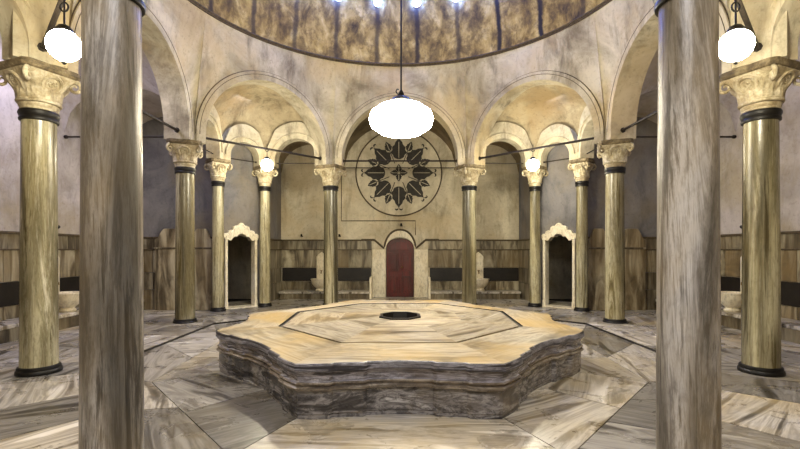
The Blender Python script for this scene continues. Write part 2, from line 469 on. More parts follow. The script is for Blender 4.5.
# ------------------------------------------------------------------ outer walls and corner cells
ZT = 6.6
def wall(name, x0, x1, y0, y1, mat, z0=-.1, z1=ZT):
    mb = MB(); mb.box(x0, x1, y0, y1, z0, z1); return struct(mb.build(name, M[mat]))
DW = .47
mb = MB()   # north wall with the arched door opening cut out
door_arch = [(-DW,-.1),(-DW,1.67)] + [(-DW*math.cos(PI*i/16)*1.0, 1.67+.33*math.sin(PI*i/16)**.85) for i in range(1,16)] + [(DW,1.67),(DW,-.1)]
rows_lo = [(x, NW_Y, z) for x, z in door_arch]; rows_hi = []
for i, (x, z) in enumerate(door_arch):
    rows_hi.append((-WX-.2 if i < 2 else WX+.2 if i > len(door_arch)-3 else x*(WX+.2)/DW, NW_Y, -.1 if i in (0, len(door_arch)-1) else ZT))
rows_bk = [(x, NW_Y+.25, z) for x, z in door_arch]
mb.grid([rows_bk, rows_lo, rows_hi])
struct(mb.build('wall_north', M['plaster_wall']))
wall('wall_west', -WX-.2, -WX, SY, NW_Y, 'plaster_pale'); wall('wall_east', WX, WX+.2, SY, NW_Y, 'plaster_pale')
wall('wall_south', -WX-.2, WX+.2, SY-.2, SY, 'plaster')
KX = CELL+.95               # where the cell's diagonal front starts
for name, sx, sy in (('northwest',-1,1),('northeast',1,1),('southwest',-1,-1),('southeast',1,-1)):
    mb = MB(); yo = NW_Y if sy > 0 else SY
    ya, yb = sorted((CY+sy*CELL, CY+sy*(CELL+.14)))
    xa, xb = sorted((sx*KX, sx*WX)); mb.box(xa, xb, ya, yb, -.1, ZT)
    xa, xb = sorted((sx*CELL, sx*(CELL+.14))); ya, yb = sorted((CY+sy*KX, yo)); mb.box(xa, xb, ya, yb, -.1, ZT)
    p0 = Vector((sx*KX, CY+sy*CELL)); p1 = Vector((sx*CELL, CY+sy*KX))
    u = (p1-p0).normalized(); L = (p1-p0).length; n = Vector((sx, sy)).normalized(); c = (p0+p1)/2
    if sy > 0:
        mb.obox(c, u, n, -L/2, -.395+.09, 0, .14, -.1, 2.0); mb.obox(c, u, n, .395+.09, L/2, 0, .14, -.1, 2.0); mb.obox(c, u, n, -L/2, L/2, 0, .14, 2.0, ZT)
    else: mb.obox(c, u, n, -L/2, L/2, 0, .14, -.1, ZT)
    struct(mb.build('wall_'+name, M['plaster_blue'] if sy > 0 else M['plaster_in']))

# ------------------------------------------------------------------ floor of marble slabs
PF = [(-1.0,4.17),(-2.46,5.87),(-2.52,7.5),(-1.0,9.55),(1.0,9.55),(2.52,7.5),(2.46,5.87),(1.0,4.17)]   # platform corners
P0 = [(-.85,4.6),(-2.1,6.0),(-2.1,7.4),(-.85,9.1),(.85,9.1),(2.1,7.4),(2.1,6.0),(.85,4.6)]
P1 = [(-1.33,3.45),(-3.05,5.40),(-3.2,7.9),(-1.35,10.4),(1.35,10.4),(3.2,7.9),(3.05,5.40),(1.33,3.45)]
P2 = [(-1.75,2.75),(-4.05,5.7),(-4.05,9.56),(-1.7,11.7),(1.7,11.7),(4.05,9.56),(4.05,5.7),(1.75,2.75)]
P3 = [(-3.2,SY),(-WX,3.6),(-WX,11.6),(-3.6,NW_Y),(3.6,NW_Y),(WX,11.6),(WX,3.6),(3.2,SY)]
def lerp2(a, b, t): return (a[0]+(b[0]-a[0])*t, a[1]+(b[1]-a[1])*t)
mb = MB(); mb.box(-WX-.1, WX+.1, SY-.1, NW_Y+.4, -.2, -.045)
floor = struct(mb.build('floor', M['grout']))
def slabs(mb, Pa, Pb, counts, rows, zt, tone, jit=.12, gap=.006, seq=None):
    for k in range(8):
        a0, a1, b0, b1 = Pa[k], Pa[(k+1) % 8], Pb[k], Pb[(k+1) % 8]
        ang = math.atan2(a1[1]-a0[1], a1[0]-a0[0])/(2*PI)
        for r in range(rows):
            v0 = r/rows; v1 = (r+1)/rows; n = counts[k]
            cuts = [0]+[(i+rnd.uniform(-jit, jit))/n for i in range(1, n)]+[1]
            for i in range(n):
                q = []
                for u, v in ((cuts[i],v0),(cuts[i+1],v0),(cuts[i+1],v1),(cuts[i],v1)):
                    q.append(lerp2(lerp2(a0,a1,u), lerp2(b0,b1,u), v))
                cx = sum(p[0] for p in q)/4; cy = sum(p[1] for p in q)/4
                qq = []
                for p in q:
                    d = math.hypot(p[0]-cx, p[1]-cy) or 1
                    qq.append((p[0]-(p[0]-cx)/d*gap*1.4, p[1]-(p[1]-cy)/d*gap*1.4))
                lo, hi = tone
                g = (-ang + (.25 if rnd.random() < .3 else 0) + rnd.uniform(-.04,.04)) % 1
                t = (rnd.uniform(lo, hi), g, rnd.random())
                if seq and (k, r, i) in seq: t = (seq[(k,r,i)], t[1], t[2])
                mb.prism(qq, lambda a, b, kk: (a, b, zt if kk else zt-.03), t)
mb = MB()
slabs(mb, P0, P1, [2,2,2,2,2,2,2,1], 1, -.02, (.25,.95), seq={(7,0,0):.85,(6,0,0):.75,(6,0,1):.8,(0,0,0):.2,(0,0,1):.45})
slabs(mb, P1, P2, [2,2,2,2,2,2,3,2], 1, -.02, (.2,.95))
mb.build('floor_slabs', M['slab'], floor, normals=True)
mb = MB()
slabs(mb, P2, P3, [4,5,4,4,4,5,4,4], 4, .02, (.25,1.0))
mb.build('floor_slabs', M['slab'], floor)
mb = MB()   # riser of the column ring's step
for k in range(8):
    a, b = P2[k], P2[(k+1) % 8]
    d = Vector((b[0]-a[0], b[1]-a[1])); L = d.length; d /= L; n = Vector((d.y, -d.x))
    if n.dot(Vector(((a[0]+b[0])/2, (a[1]+b[1])/2-CY))) < 0: n = -n
    mb.obox(a, d, n, 0, L, .0, .02, -.04, .012)
mb.build('step_riser', M['grout'], floor)

# ------------------------------------------------------------------ columns
def capital_parts(par, rb, w, z0, z1, mat):
    # bell with leaf relief growing from a circle to a square
    n = 96; rows = []; m = 16; H = z1-z0
    for j in range(m+1):
        t = j/m; r_ = []
        for i in range(n):
            a = 2*PI*i/n
            sq = w/ max(abs(math.cos(a)), abs(math.sin(a)))
            sq = min(sq, w*1.28)
            k = t**2.2
            r = rb*(1+.06*math.sin(PI*min(1,t*3)))*(1-k)+sq*k*.98
            lf = abs(math.cos(4*a))**.6
            rel = .026*lf*math.sin(PI*min(1, t*1.7))**.7 if t < .59 else 0
            lf2 = abs(math.sin(4*a))**.6
            if t > .3: rel = max(rel, .03*lf2*math.sin(PI*(t-.3)/.7)**.8)
            rel += .006*math.cos(32*a)*math.sin(PI*t)
            r_.append(((r+rel)*math.cos(a), (r+rel)*math.sin(a), z0+H*t))
        rows.append(r_)
    mb = MB(); mb.grid(rows, True)
    mb.add(rows[0], [list(range(n))]); mb.add(rows[-1], [list(range(n))])
    # bead ring at the neck
    mb.tube([(rb*1.08*math.cos(2*PI*i/40), rb*1.08*math.sin(2*PI*i/40), z0+.03) for i in range(40)], .028, 8, True)
    cap = mb.build('capital', mat, par, True, angle=50)
    # abacus: concave-sided slab with a moulded edge
    mb = MB(); rr = []
    for dz, e in ((0,-.03),(.02,.0),(.05,.015),(.06,.0),(.10,.005)):
        o = []
        for i in range(64):
            a = 2*PI*i/64 + PI/4
            sq = (w+e)/max(abs(math.cos(a)), abs(math.sin(a)))
            ph = (a % (PI/2))/(PI/2)
            sq = min(sq, (w+e)*1.27)*(1-.07*math.sin(PI*((a+PI/4) % (PI/2))/(PI/2))**2) if False else min(sq, (w+e)*1.27)
            o.append((sq*math.cos(a), sq*math.sin(a), z1+dz))
        rr.append(o)
    mb.grid(rr, True); mb.add(rr[0], [list(range(64))]); mb.add(rr[-1], [list(range(64))])
    mb.build('abacus', M['grimy'], par, False)
    for q in range(4):
        a = PI/4+q*PI/2
        d = Vector((math.cos(a), math.sin(a), 0))
        mb = MB(); pts = []; rad = []
        for i in range(22):
            th = i/21*PI*2.4; r = .085*(1-i/26)
            pts.append(d*(w*1.20-.02 + r*math.sin(th)) + Vector((0,0,z1-.085+r*math.cos(th)))); rad.append(.030*(1-i/34))
        mb.tube(pts, rad, 8)
        mb.build('volute', mat, cap, True)
        a = q*PI/2; d = Vector((math.cos(a), math.sin(a), 0)); s = Vector((-d.y, d.x, 0))
        mb = MB(); tilt = Vector((d.x*.75, d.y*.75, -.6)).normalized(); up = s.cross(tilt)
        if up.z < 0: up = -up
        c = d*(w*.80) + Vector((0,0,z0+H*.66))
        for R, rr_ in ((.105,.022),(.055,.014)):
            mb.tube([c+s*R*math.cos(2*PI*i/24)+up*R*math.sin(2*PI*i/24) for i in range(24)], rr_, 6, True)
        for i in range(6):
            b = 2*PI*i/6
            mb.sphere(c+s*.03*math.cos(b)+up*.03*math.sin(b), .016, 8, 6)
        mb.build('rosette', mat, cap, True)

def make_column(rb, rt, w, shaft, plinth=False):
    t = empty('marble_column'); zb = .0
    mb = MB(); pr = [(rb+.005,.10)]
    for j in range(13):
        u = j/12; pr.append((rb+(rt-rb)*u**1.3, .11+3.17*u))
    mb.lathe(pr, 40); mb.build('shaft', shaft, t, True)
    mb = MB(); q = rb
    mb.lathe([(q+.030,0),(q+.042,.015),(q+.045,.04),(q+.040,.065),(q+.028,.075),(q+.030,.09),(q+.024,.11),(q+.008,.118)], 40)
    mb.build('base_ring', M['iron'], t, True)
    mb = MB(); q = rt
    mb.lathe([(z_[0], z_[1]-.065) for z_ in [(q+.006,3.31),(q+.022,3.315),(q+.028,3.335),(q+.018,3.36),(q+.026,3.38),(q+.036,3.41),(q+.026,3.44),(q+.006,3.45)]], 40)
    mb.build('collar', M['iron'], t, True)
    mb = MB(); mb.lathe([(rt+.0,3.37),(rt+.02,3.385),(rt+.015,3.41),(rt+.028,3.43),(rt+.028,3.46),(rt+.0,3.48)], 40)
    mb.build('necking', M['capital'], t, True)
    capital_parts(t, rt+.015, w, 3.46, 3.83, M['capital'])
    if plinth:
        mb = MB(); mb.box(-.36, .36, -.36, .36, -.03, .035); mb.build('plinth', M['slab'], t, bevel=.01)
    return t
G1 = 'columns of the domed ring'
first = make_column(.186, .170, .34, M['col_grey'])
cream = make_column(.202, .184, .335, M['col_cream'])
pl = make_column(.200, .182, .335, M['col_cream'], True)
slim = make_column(.150, .138, .25, M['col_cream'])
def put(o, x, y, rz, lab):
    o.location = (x, y, .0); o.rotation_euler = (0,0,rz); tag(o, lab, 'column', G1, 'thing')
def ringpos(deg):
    a = math.radians(deg); R = AP/math.cos(PI/8); return R*math.sin(a), CY+R*math.cos(a)
put(first, *ringpos(-157.5), PI/8, 'large grey streaked marble column in the left foreground, cut off above and below the picture')
c = copy_tree(first); put(c, *ringpos(157.5), PI/8+.9, 'large grey marble column in the right foreground, cut off above and below the picture')
put(cream, *ringpos(-112.5), -PI/8, 'marble column with carved capital and black collar, left of the left foreground column')
c = copy_tree(cream); put(c, *ringpos(112.5), PI/8, 'marble column with carved capital and black collar, right of the right foreground column')
c = copy_tree(cream); put(c, *ringpos(-22.5), -PI/8, 'yellowed marble column with carved capital, just left of the red door and rosette')
c = copy_tree(cream); put(c, *ringpos(22.5), PI/8, 'yellowed marble column with carved capital, just right of the red door and rosette')
put(pl, *ringpos(-67.5), PI/8, 'marble ring column on a low square plinth, between left foreground column and left cell doorway')
c = copy_tree(pl); put(c, *ringpos(67.5), -PI/8, 'marble ring column on a low square plinth, between right cell doorway and right foreground column')
put(slim, *A_, PI/4, 'slim marble column standing at the left jamb of the left cell doorway'); 
for (x, y), s, lab in ((B_, 1, 'slim marble column standing at the right jamb of the left cell doorway'),
                       (B_, -1, 'slim marble column standing at the left jamb of the right cell doorway'),
                       (A_, -1, 'slim marble column standing at the right jamb of the right cell doorway')):
    c = copy_tree(slim); put(c, x*s, y, PI/4, lab)
for o in COL.objects:
    if o.name.startswith('marble_column') and 'slim' in o.get('label', ''): o['group'] = 'slim columns beside the cell doorways'

# ------------------------------------------------------------------ the heated platform
def outline(poly, nper=80):
    pts = []; N = len(poly); tags = []
    for k in range(N):
        a = Vector(poly[k]); b = Vector(poly[(k+1) % N]); d = b-a; L = d.length; d /= L
        n = Vector((d.y, -d.x)); mid = (a+b)/2 - Vector((0,6.85))
        if n.dot(mid) > 0: n = -n          # inward
        for i in range(nper):
            t = i/nper; e = min(t, 1-t)*L
            def ss(x, lo, hi):
                x = max(0, min(1, (x-lo)/(hi-lo))); return x*x*(3-2*x)
            rec = .04*ss(e, .17*L, .185*L) + .02*ss(e, .18*L, .32*L) + .045*ss(e,.33*L,.35*L) + .02*ss(e,.35*L,.5*L) - .010*math.sin(PI*min(1, e/(.17*L)))
            pts.append(a+d*(t*L)+n*rec); tags.append(k)
    return pts, tags
out, otag = outline(PF)
def inset(pts, d):
    res = []; N = len(pts)
    for i in range(N):
        t = (pts[(i+1) % N]-pts[i-1]).normalized(); n = Vector((t.y, -t.x))
        if n.dot(Vector((0,6.85))-pts[i]) < 0: n = -n
        res.append(pts[i]+n*d)
    return res
ZP = .52; PC = Vector((0,6.85,0))
plat = empty('marble_platform', (0,6.85,-.02)); plat_off = Vector((0,6.85,-.02))
tag(plat, 'low wide octagonal marble platform with wavy veined sides in the middle of the floor', 'platform')
def P3d(p, z): return (p.x, p.y-6.85, z+.02)
for nm, mt, prof in (('lower_course', 'side_low', [(.05,-.02),(.05,.02),(.04,.03),(.042,.245),(.03,.25)]),
                    ('middle_moulding', 'side_ridge', [(.03,.25),(.012,.262),(.008,.28),(.02,.292),(.034,.296),(.022,.31),(.016,.325),(.03,.335)]),
                    ('upper_course', 'side', [(.03,.335),(.045,.345),(.046,.38),(.036,.41),(.018,.43),(.014,.44)])):
    mb = MB(); rows = []
    for d, z in prof: rows.append([P3d(p, z) for p in inset(out, d)])
    mb.grid(rows, True)
    mb.build(nm, M[mt], plat, True, angle=35)
mb = MB(); rows = []
for d, z in [(.05,.44),(.012,.44),(.0,.45),(.0,.50),(.008,.515),(.02,ZP)]: rows.append([P3d(p, z) for p in inset(out, d)])
mb.grid(rows, True); mb.build('edge_moulding', M['side_dark'], plat, True, angle=35)
IN = [(-.71,5.11),(-1.73,6.24),(-1.80,7.70),(-.78,8.95),(.78,8.95),(1.82,7.75),(1.75,6.24),(.69,5.13)]
def off_poly(poly, d):
    c = Vector((0,7.0)); res = []
    N = len(poly)
    for i in range(N):
        p = Vector(poly[i]); t0 = (p-Vector(poly[i-1])).normalized(); t1 = (Vector(poly[(i+1) % N])-p).normalized()
        n0 = Vector((t0.y,-t0.x)); n1 = Vector((t1.y,-t1.x))
        if n0.dot(p-c) > 0: n0, n1 = -n0, -n1
        b = (n0+n1).normalized(); res.append(p+b*d/max(.3, b.dot(n0)))
    return res
mb = MB(); oi = inset(out, .02); nper = 80
for k in range(8):     # eight border slabs, mitred at the corners
    q = [P3d(oi[(k*nper+i) % len(oi)], ZP) for i in range(nper+1)]
    i0, i1 = Vector(IN[k]), Vector(IN[(k+1) % 8])
    g = math.atan2(i1.y-i0.y, i1.x-i0.x)/(2*PI)
    tt = (rnd.uniform(.45,1), (-g) % 1, rnd.uniform(.5,1))
    rowA = q; rowB = [P3d(i0.lerp(i1, i/nper), ZP) for i in range(nper+1)]
    mb.grid([rowA, rowB], tint=tt)
mb.build('top_border', M['top'], plat)
mb = MB(); ib = off_poly(IN, .06); N = 8
rows = [[P3d(Vector(p), ZP) for p in IN], [P3d(Vector(p), ZP-.02) for p in off_poly(IN,.005)], [P3d(p, ZP-.02) for p in ib]]
mb.grid(rows, True); mb.build('inlay_line', M['inlay'], plat)
mb = MB(); ic = Vector((0,7.2))
drain8 = [ic+Vector((.36*math.cos(PI/8+k*PI/4), .42*math.sin(PI/8+k*PI/4))) for k in range(8)]
# centre panel slabs from the inlay to the drain
mid8 = [ic+Vector((1.02*math.cos(PI/8+k*PI/4), 1.02*math.sin(PI/8+k*PI/4))) for k in range(8)]
def order(ps): return sorted(ps, key=lambda p: math.atan2(p.y-ic.y, p.x-ic.x))
o1 = order(ib); o2 = order(mid8); o3 = order(drain8)
for k in range(8):
    j = (k+1) % 8
    for pa, pb in ((o1,o2),(o2,o3)):
        g = math.atan2(pa[j].y-pa[k].y, pa[j].x-pa[k].x)/(2*PI)
        mb.add([P3d(pa[k],ZP-.004), P3d(pa[j],ZP-.004), P3d(pb[j],ZP-.004), P3d(pb[k],ZP-.004)], [[0,1,2,3]], (rnd.uniform(.3,1), (-g+rnd.choice((0,.1,.25))) % 1, rnd.uniform(.0,.3)))
    mb.add([P3d(o1[k],ZP-.004), P3d(o1[j],ZP-.004), P3d(o1[j],ZP-.02), P3d(o1[k],ZP-.02)], [[0,1,2,3]])
mb.build('centre_panel', M['top'], plat)
mb = MB()
rows = [[P3d(p, ZP-.004) for p in o3], [P3d(ic+(p-ic)*.99, ZP+.02) for p in o3], [P3d(ic+(p-ic)*.86, ZP+.02) for p in o3], [P3d(ic+(p-ic)*.82, ZP-.1) for p in o3], [P3d(ic+(p-ic)*.05, ZP-.11) for p in o3]]
mb.grid(rows, True); mb.build('drain', M['inlay'], plat)

# ------------------------------------------------------------------ red door and the wall behind
def door_shape(w, zb, zs, rise, n=16):
    return [(-w,zb),(-w,zs)] + [(-w*math.cos(PI*i/n), zs+rise*math.sin(PI*i/n)**.85) for i in range(1,n)] + [(w,zs),(w,zb)]
door = struct(empty('door_1', (0,NW_Y+.1,0)))
mb = MB(); mb.prism(door_shape(DW-.01, .02, 1.67, .32), lambda a, b, k: (a, .06 if k else 0, b)); mb.build('door_leaf', M['wood_red'], door)
for x0, x1, z0, z1 in ((-.38,-.05,.15,.72),(.05,.38,.15,.72),(-.38,-.05,.88,1.52),(.05,.38,.88,1.52)):
    mb = MB(); mb.box(x0, x1, -.02, .01, z0, z1); mb.box(x0+.06, x1-.06, -.032, 0, z0+.06, z1-.06); mb.build('door_panel', M['wood_red'], door, bevel=.012)
mb = MB(); mb.prism([(a*.62,b) for a, b in door_shape(.5,1.60,1.68,.2)], lambda a, b, k: (a, .01 if k else -.02, b)); mb.build('door_panel', M['wood_red'], door, bevel=.01)
mb = MB(); mb.box(-.012, .012, -.04, 0, .04, 1.98); mb.build('door_astragal', M['wood_red'], door)
mb = MB(); mb.sphere((.07,-.06,1.02), .03, 12, 8); mb.tube([(.07,-.06,1.02),(.07,0,1.02)], .012, 8); mb.build('door_handle', M['brass'], door, True)
# jamb stones, hood moulding
ti = 2
for sg in (-1, 1):
    mb = MB(); xa, xb = sorted((sg*(DW+.01), sg*.93)); mb.box(xa, xb, NW_Y-.07, NW_Y+.02, 0, 1.62); struct(mb.build('trim_%d' % ti, M['white_marble'], bevel=.012)); ti += 1
hood = [(-1.3,1.94),(-.86,1.94),(-.70,1.80),(-.54,1.66)]
arc = [(-.52*math.cos(PI/2*i/10)**.9 if i < 10 else 0, 1.68+.60*math.sin(PI/2*i/10)**1.15) for i in range(1,11)]
hood += arc; hood = hood + [(-x, z) for x, z in hood[::-1][1:]]
mb = MB(); mb.tube([(x, NW_Y-.02, z) for x, z in hood], .035, 8); struct(mb.build('trim_%d' % ti, M['moulding'], smooth=True)); ti += 1
mb = MB()
inner = [(x*.86, 1.67+(z-1.67)*.86) for x, z in hood if abs(x) < .56]
outer = [(x, z) for x, z in hood if abs(x) < .56]
mb.grid([[(x, NW_Y-.03, z) for x, z in outer], [(x*.9, NW_Y-.03, 1.67+(z-1.67)*.6) for x, z in outer]])
struct(mb.build('trim_%d' % ti, M['white_marble'])); ti += 1

def dado(name, o, u, n, s0, s1, dark=True, H=1.90, wslab=.72, pale=(.35,.9), band_s=None):
    # o: plan origin on the wall face, u along the wall, n out of the wall
    mb = MB(); L = s1-s0; k = max(1, round(L/wslab)); g = .006
    for i in range(k):
        a = s0+L*i/k+g; b = s0+L*(i+1)/k-g
        tn = lambda: (rnd.uniform(*pale), rnd.random(), rnd.random())
        mb.obox(o, u, n, a, b, 0, .030, .02, .55, tn())
        if not dark: mb.obox(o, u, n, a, b, 0, .030, .56, 1.0, tn())
        mb.obox(o, u, n, a, b, 0, .030, 1.01, 1.60, tn())
    k = max(1, k//2)
    for i in range(k):
        a = s0+L*i/k+g; b = s0+L*(i+1)/k-g
        mb.obox(o, u, n, a, b, 0, .045, 1.62, H, (rnd.uniform(.3,.7), rnd.random(), rnd.random()))
    d = struct(mb.build(name, M['dado'], bevel=.004))
    mb = MB(); mb.obox(o, u, n, s0, s1, 0, .075, H, H+.05); mb.obox(o, u, n, s0, s1, 0, .055, 1.595, 1.625); mb.build('cap_moulding', M['moulding'], d, bevel=.01)
    if dark:
        mb = MB(); mb.obox(o, u, n, s0+.05, s1-.02, 0, .038, .56, 1.0); mb.build('dark_band', M['darkband'], d)
    return d
U = Vector((1,0)); V = Vector((0,1))
dado('baseboard_north_left', (0,NW_Y), U, -V, -CELL, -.95); dado('baseboard_north_right', (0,NW_Y), U, -V, .95, CELL)
dado('baseboard_west', (-WX,0), V, U, 3.6, CY+CELL, wslab=.9); dado('baseboard_east', (WX,0), V, -U, 3.6, CY+CELL, wslab=.9)
for sx, nm in ((-1,'left'),(1,'right')):
    a, b = sorted((sx*KX, sx*WX)); dado('baseboard_cell_front_'+nm, (0,CY+CELL), U, -V, a, b, dark=False)
    dado('baseboard_cell_side_'+nm, (sx*CELL,0), V, -U*sx, CY+KX, NW_Y-.05, dark=False)

# ogee-topped marble slabs against the cell fronts
def ogee_top(w, z0, z1):
    p = [(-w,0),(-w,z0)]
    for i in range(1, 12):
        t = i/12; p.append((-w+w*.62*t, z0+(z1-z0)*(t*t*(3-2*t))))
    p.append((-w*.3, z1)); q = [(-x, z) for x, z in p[::-1]]
    return p+q
for x0, x1, lab in ((-6.42,-5.60,'tall marble slab with an ogee top against the wall left of the left plinth column'),(-5.48,-4.93,'narrow marble slab with an ogee top, between left plinth column and left cell doorway'),
               (4.93,5.48,'narrow marble slab with an ogee top, between right cell doorway and right plinth column'),(5.72,6.42,'tall pale marble slab with an ogee top, right of the right plinth column')):
    t = empty('marble_slab', ((x0+x1)/2, CY+CELL-.05, .02)); w = (x1-x0)/2
    mb = MB(); mb.prism(ogee_top(w, 1.84, 2.14), lambda a, b, k: (a, -.07 if k else 0, b), (rnd.uniform(.7,1),.3,.4)); mb.build('slab_body', M['dado'], t, bevel=.01)
    mb = MB(); mb.box(-w-.02, w+.02, -.09, .0, 1.60, 1.65); mb.build('ledge', M['dado'], t, bevel=.01)
    tag(t, lab, 'marble slab', 'ogee-topped slabs on the cell fronts', 'thing')

# marble frames of the two cell doorways
for di, sx in ((2,-1),(3,1)):
    n = Vector((sx, 1)).normalized(); u = Vector((n.y, -n.x)); c = Vector((sx*(CELL+KX)/2, CY+(CELL+KX)/2)) - u*sx*.09
    d = struct(empty('door_%d' % di, (c.x, c.y, 0), math.atan2(u.y, u.x)))
    for s in (-1, 1):
        mb = MB(); a, b = sorted((s*.385, s*.46)); mb.box(a, b, -.08, .16, 0, 1.92); mb.box(a-.015, b+.015, -.095, .1, 1.88, 1.93); mb.box(a-.01, b+.01, -.09, .1, 0.02, .2)
        mb.build('jamb', M['white_marble'], d, bevel=.012)
    pts = [(-.50,1.93),(-.50,2.02),(-.44,2.06),(-.40,2.05),(-.36,2.13),(-.29,2.15),(-.25,2.14),(-.22,2.24),(-.15,2.27),(-.10,2.27),(-.05,2.33),(0,2.35)]
    top = pts + [(-x, z) for x, z in pts[::-1][1:]]
    lo = [(.385,1.93),(.37,1.87),(.30,1.85),(.25,1.92),(.20,1.97),(.13,1.96),(.10,2.02),(0,2.05)]
    lo = lo + [(-x, z) for x, z in lo[::-1][1:]]
    mb = MB(); mb.prism(top+lo, lambda a, b, k: (a, .12 if k else -.085, b))
    mb.build('crest', M['white_marble'], d, bevel=.008)
    mb = MB(); mb.tube([(x*.86, -.09, z-.045) for x, z in top], .012, 6); mb.build('crest_carving', M['white_marble'], d, True)
    mb = MB(); mb.box(-.46, .46, -.2, .3, 0, .035); mb.build('threshold', M['white_marble'], d, bevel=.008)

# ------------------------------------------------------------------ painted medallion over the door
MZ = 4.19; MR = 1.44
md = empty('wall_medallion', (-.04, NW_Y, MZ)); tag(md, 'round plaster medallion with dark eight-leaf rosette on the wall above red door', 'medallion')
mb = MB(); mb.prism([(MR*math.cos(2*PI*i/64), MR*math.sin(2*PI*i/64)) for i in range(64)], lambda a, b, k: (a, -.03 if k else .01, b)); mb.build('disc', M['medal'], md)
mb = MB(); mb.tube([(MR*math.cos(2*PI*i/64), -.03, MR*math.sin(2*PI*i/64)) for i in range(64)], .022, 8, True); mb.build('rim', M['moulding'], md, True)
def petal(r0, r1, w, ang, split=True):
    # lobed pointed leaf in polar layout, light vein left open down the middle
    c, s = math.cos(ang), math.sin(ang); polys = []
    for sg in (-1, 1):
        p = []; q = []
        for i in range(25):
            t = i/24; r = r0+(r1-r0)*t
            ww = w*(math.sin(PI*min(.5, (t+.015)*1.45))**.6 if t < .36 else max(0, 1-((t-.36)/.64)**1.5))
            ww *= 1+.10*math.sin(t*PI*8)
            p.append((r, sg*max(ww, .004))); q.append((r, sg*.012 if .08 < t < .8 else sg*.001))
        poly = p + q[::-1]
        polys.append([(x*c-y*s, x*s+y*c) for x, y in poly])
    return polys
def leafpart(name, polys):
    mb = MB()
    for po in polys: mb.prism(po, lambda a, b, k: (a, -.05 if k else -.028, b))
    mb.build(name, M['leaf'], md)
for k in range(8):
    a = k*PI/4
    pl_ = petal(.46, 1.17, .245, a)
    for sg in (-1, 1):      # curled tips
        c, s = math.cos(a), math.sin(a)
        pl_.append([(x*c-y*s, x*s+y*c) for x, y in [(1.13,0),(1.20,sg*.03),(1.22,sg*.10),(1.18,sg*.12),(1.24,sg*.13),(1.27,sg*.08),(1.24,sg*.02)]])
    leafpart('large_leaf', pl_)
    leafpart('small_leaf', petal(.80, 1.13, .115, a+PI/8))
    pts = [(.34*math.cos(a+PI/8), .34*math.sin(a+PI/8)), (.80*math.cos(a+PI/8), .80*math.sin(a+PI/8))]
    mb = MB(); mb.tube([(x, -.035, z) for x, z in pts], .014, 6); mb.build('stem', M['leaf'], md)
for k in range(4): leafpart('centre_petal', petal(.04, .30, .095, k*PI/2))
# panel moulding lines on the wall beneath the medallion
mb = MB(); mb.tube([(-1.97,NW_Y-.005,4.35),(-1.97,NW_Y-.005,2.58),(.52,NW_Y-.005,2.58),(.52,NW_Y-.005,2.1)], .018, 6); struct(mb.build('trim_%d' % ti, M['moulding'])); ti += 1

# ------------------------------------------------------------------ benches, basins, hooks
def bench(x0, x1, y0, y1, h, lab, ends=()):
    t = empty('marble_bench', ((x0+x1)/2, (y0+y1)/2, .02)); hx = (x1-x0)/2; hy = (y1-y0)/2
    mb = MB(); mb.box(-hx, hx, -hy, hy, h-.07, h, (.8,.1,.5)); mb.build('seat_slab', M['slab'], t, bevel=.012)
    mb = MB(); mb.box(-hx+.03, hx-.03, -hy+.03, hy-.03, 0, h-.068, (.35,.6,.5)); mb.build('bench_base', M['dado'], t)
    for e in ends:
        mb = MB(); mb.prism([(-hy,-.0),(-hy,.60),(-hy+.05,.68),(-hy+.14,.70),(hy,.70),(hy,0)], lambda a, b, k: (e*hx+(.035 if k else -.035), a, b)); mb.build('bench_arm', M['white_marble'], t, bevel=.01)
    tag(t, lab, 'bench', 'marble wall benches')
bench(-3.90,-.95, NW_Y-.65, NW_Y-.05, .24, 'low marble bench along the back wall left of the red door', (1,))
bench(.95,3.90, NW_Y-.65, NW_Y-.05, .24, 'low marble bench along the back wall right of the red door', (-1,))
bench(-WX+.05,-WX+.62, 4.2, CY+CELL-.12, .30, 'long low marble bench along the left aisle wall')
bench(WX-.62,WX-.05, 4.2, CY+CELL-.12, .30, 'long low marble bench along the right aisle wall')
def basin_make():
    t = empty('marble_basin')       # local: wall face at y=0, basin comes out towards -y
    mb = MB(); mb.lathe([(.14,0),(.16,.03),(.12,.08),(.20,.16),(.27,.26),(.285,.36),(.30,.37),(.30,.40),(.25,.40),(.22,.28),(.02,.22)], 24, (0,-.34,0), cap=False)
    mb.build('bowl', M['white_marble'], t, True, angle=35)
    mb = MB(); mb.prism([(-.17,0),(-.17,1.12),(-.10,1.20),(0,1.28),(.10,1.20),(.17,1.12),(.17,0)], lambda a, b, k: (a, -.05 if k else -.01, b)); mb.build('back_slab', M['white_marble'], t, bevel=.01)
    mb = MB(); mb.tube([(0,-.04,.62),(0,-.13,.62),(0,-.15,.60),(0,-.15,.55)], .017, 8); mb.tube([(-.045,-.10,.665),(.045,-.10,.665)], .01, 6); mb.tube([(0,-.10,.62),(0,-.10,.67)], .009, 6); mb.build('tap', M['brass'], t, True)
    return t
b0 = basin_make()
spots = [(-2.62,NW_Y-.045,.26,0,'white marble washbasin with tall back slab, left of the red door, beside the back column'),
         (2.62,NW_Y-.045,.26,0,'white marble washbasin with tall back slab, right of the red door, beside the back column'),
         (-WX+.045,9.15,.32,PI/2,'white marble washbasin on the left aisle bench, seen between two left columns'),
         (WX-.045,9.15,.32,-PI/2,'white marble washbasin on the right aisle bench, seen between two right columns')]
for i, (x, y, z, rz, lab) in enumerate(spots):
    o = b0 if i == 0 else copy_tree(b0)
    o.location = (x, y, z); o.rotation_euler = (0,0,rz); tag(o, lab, 'washbasin', 'wall washbasins')
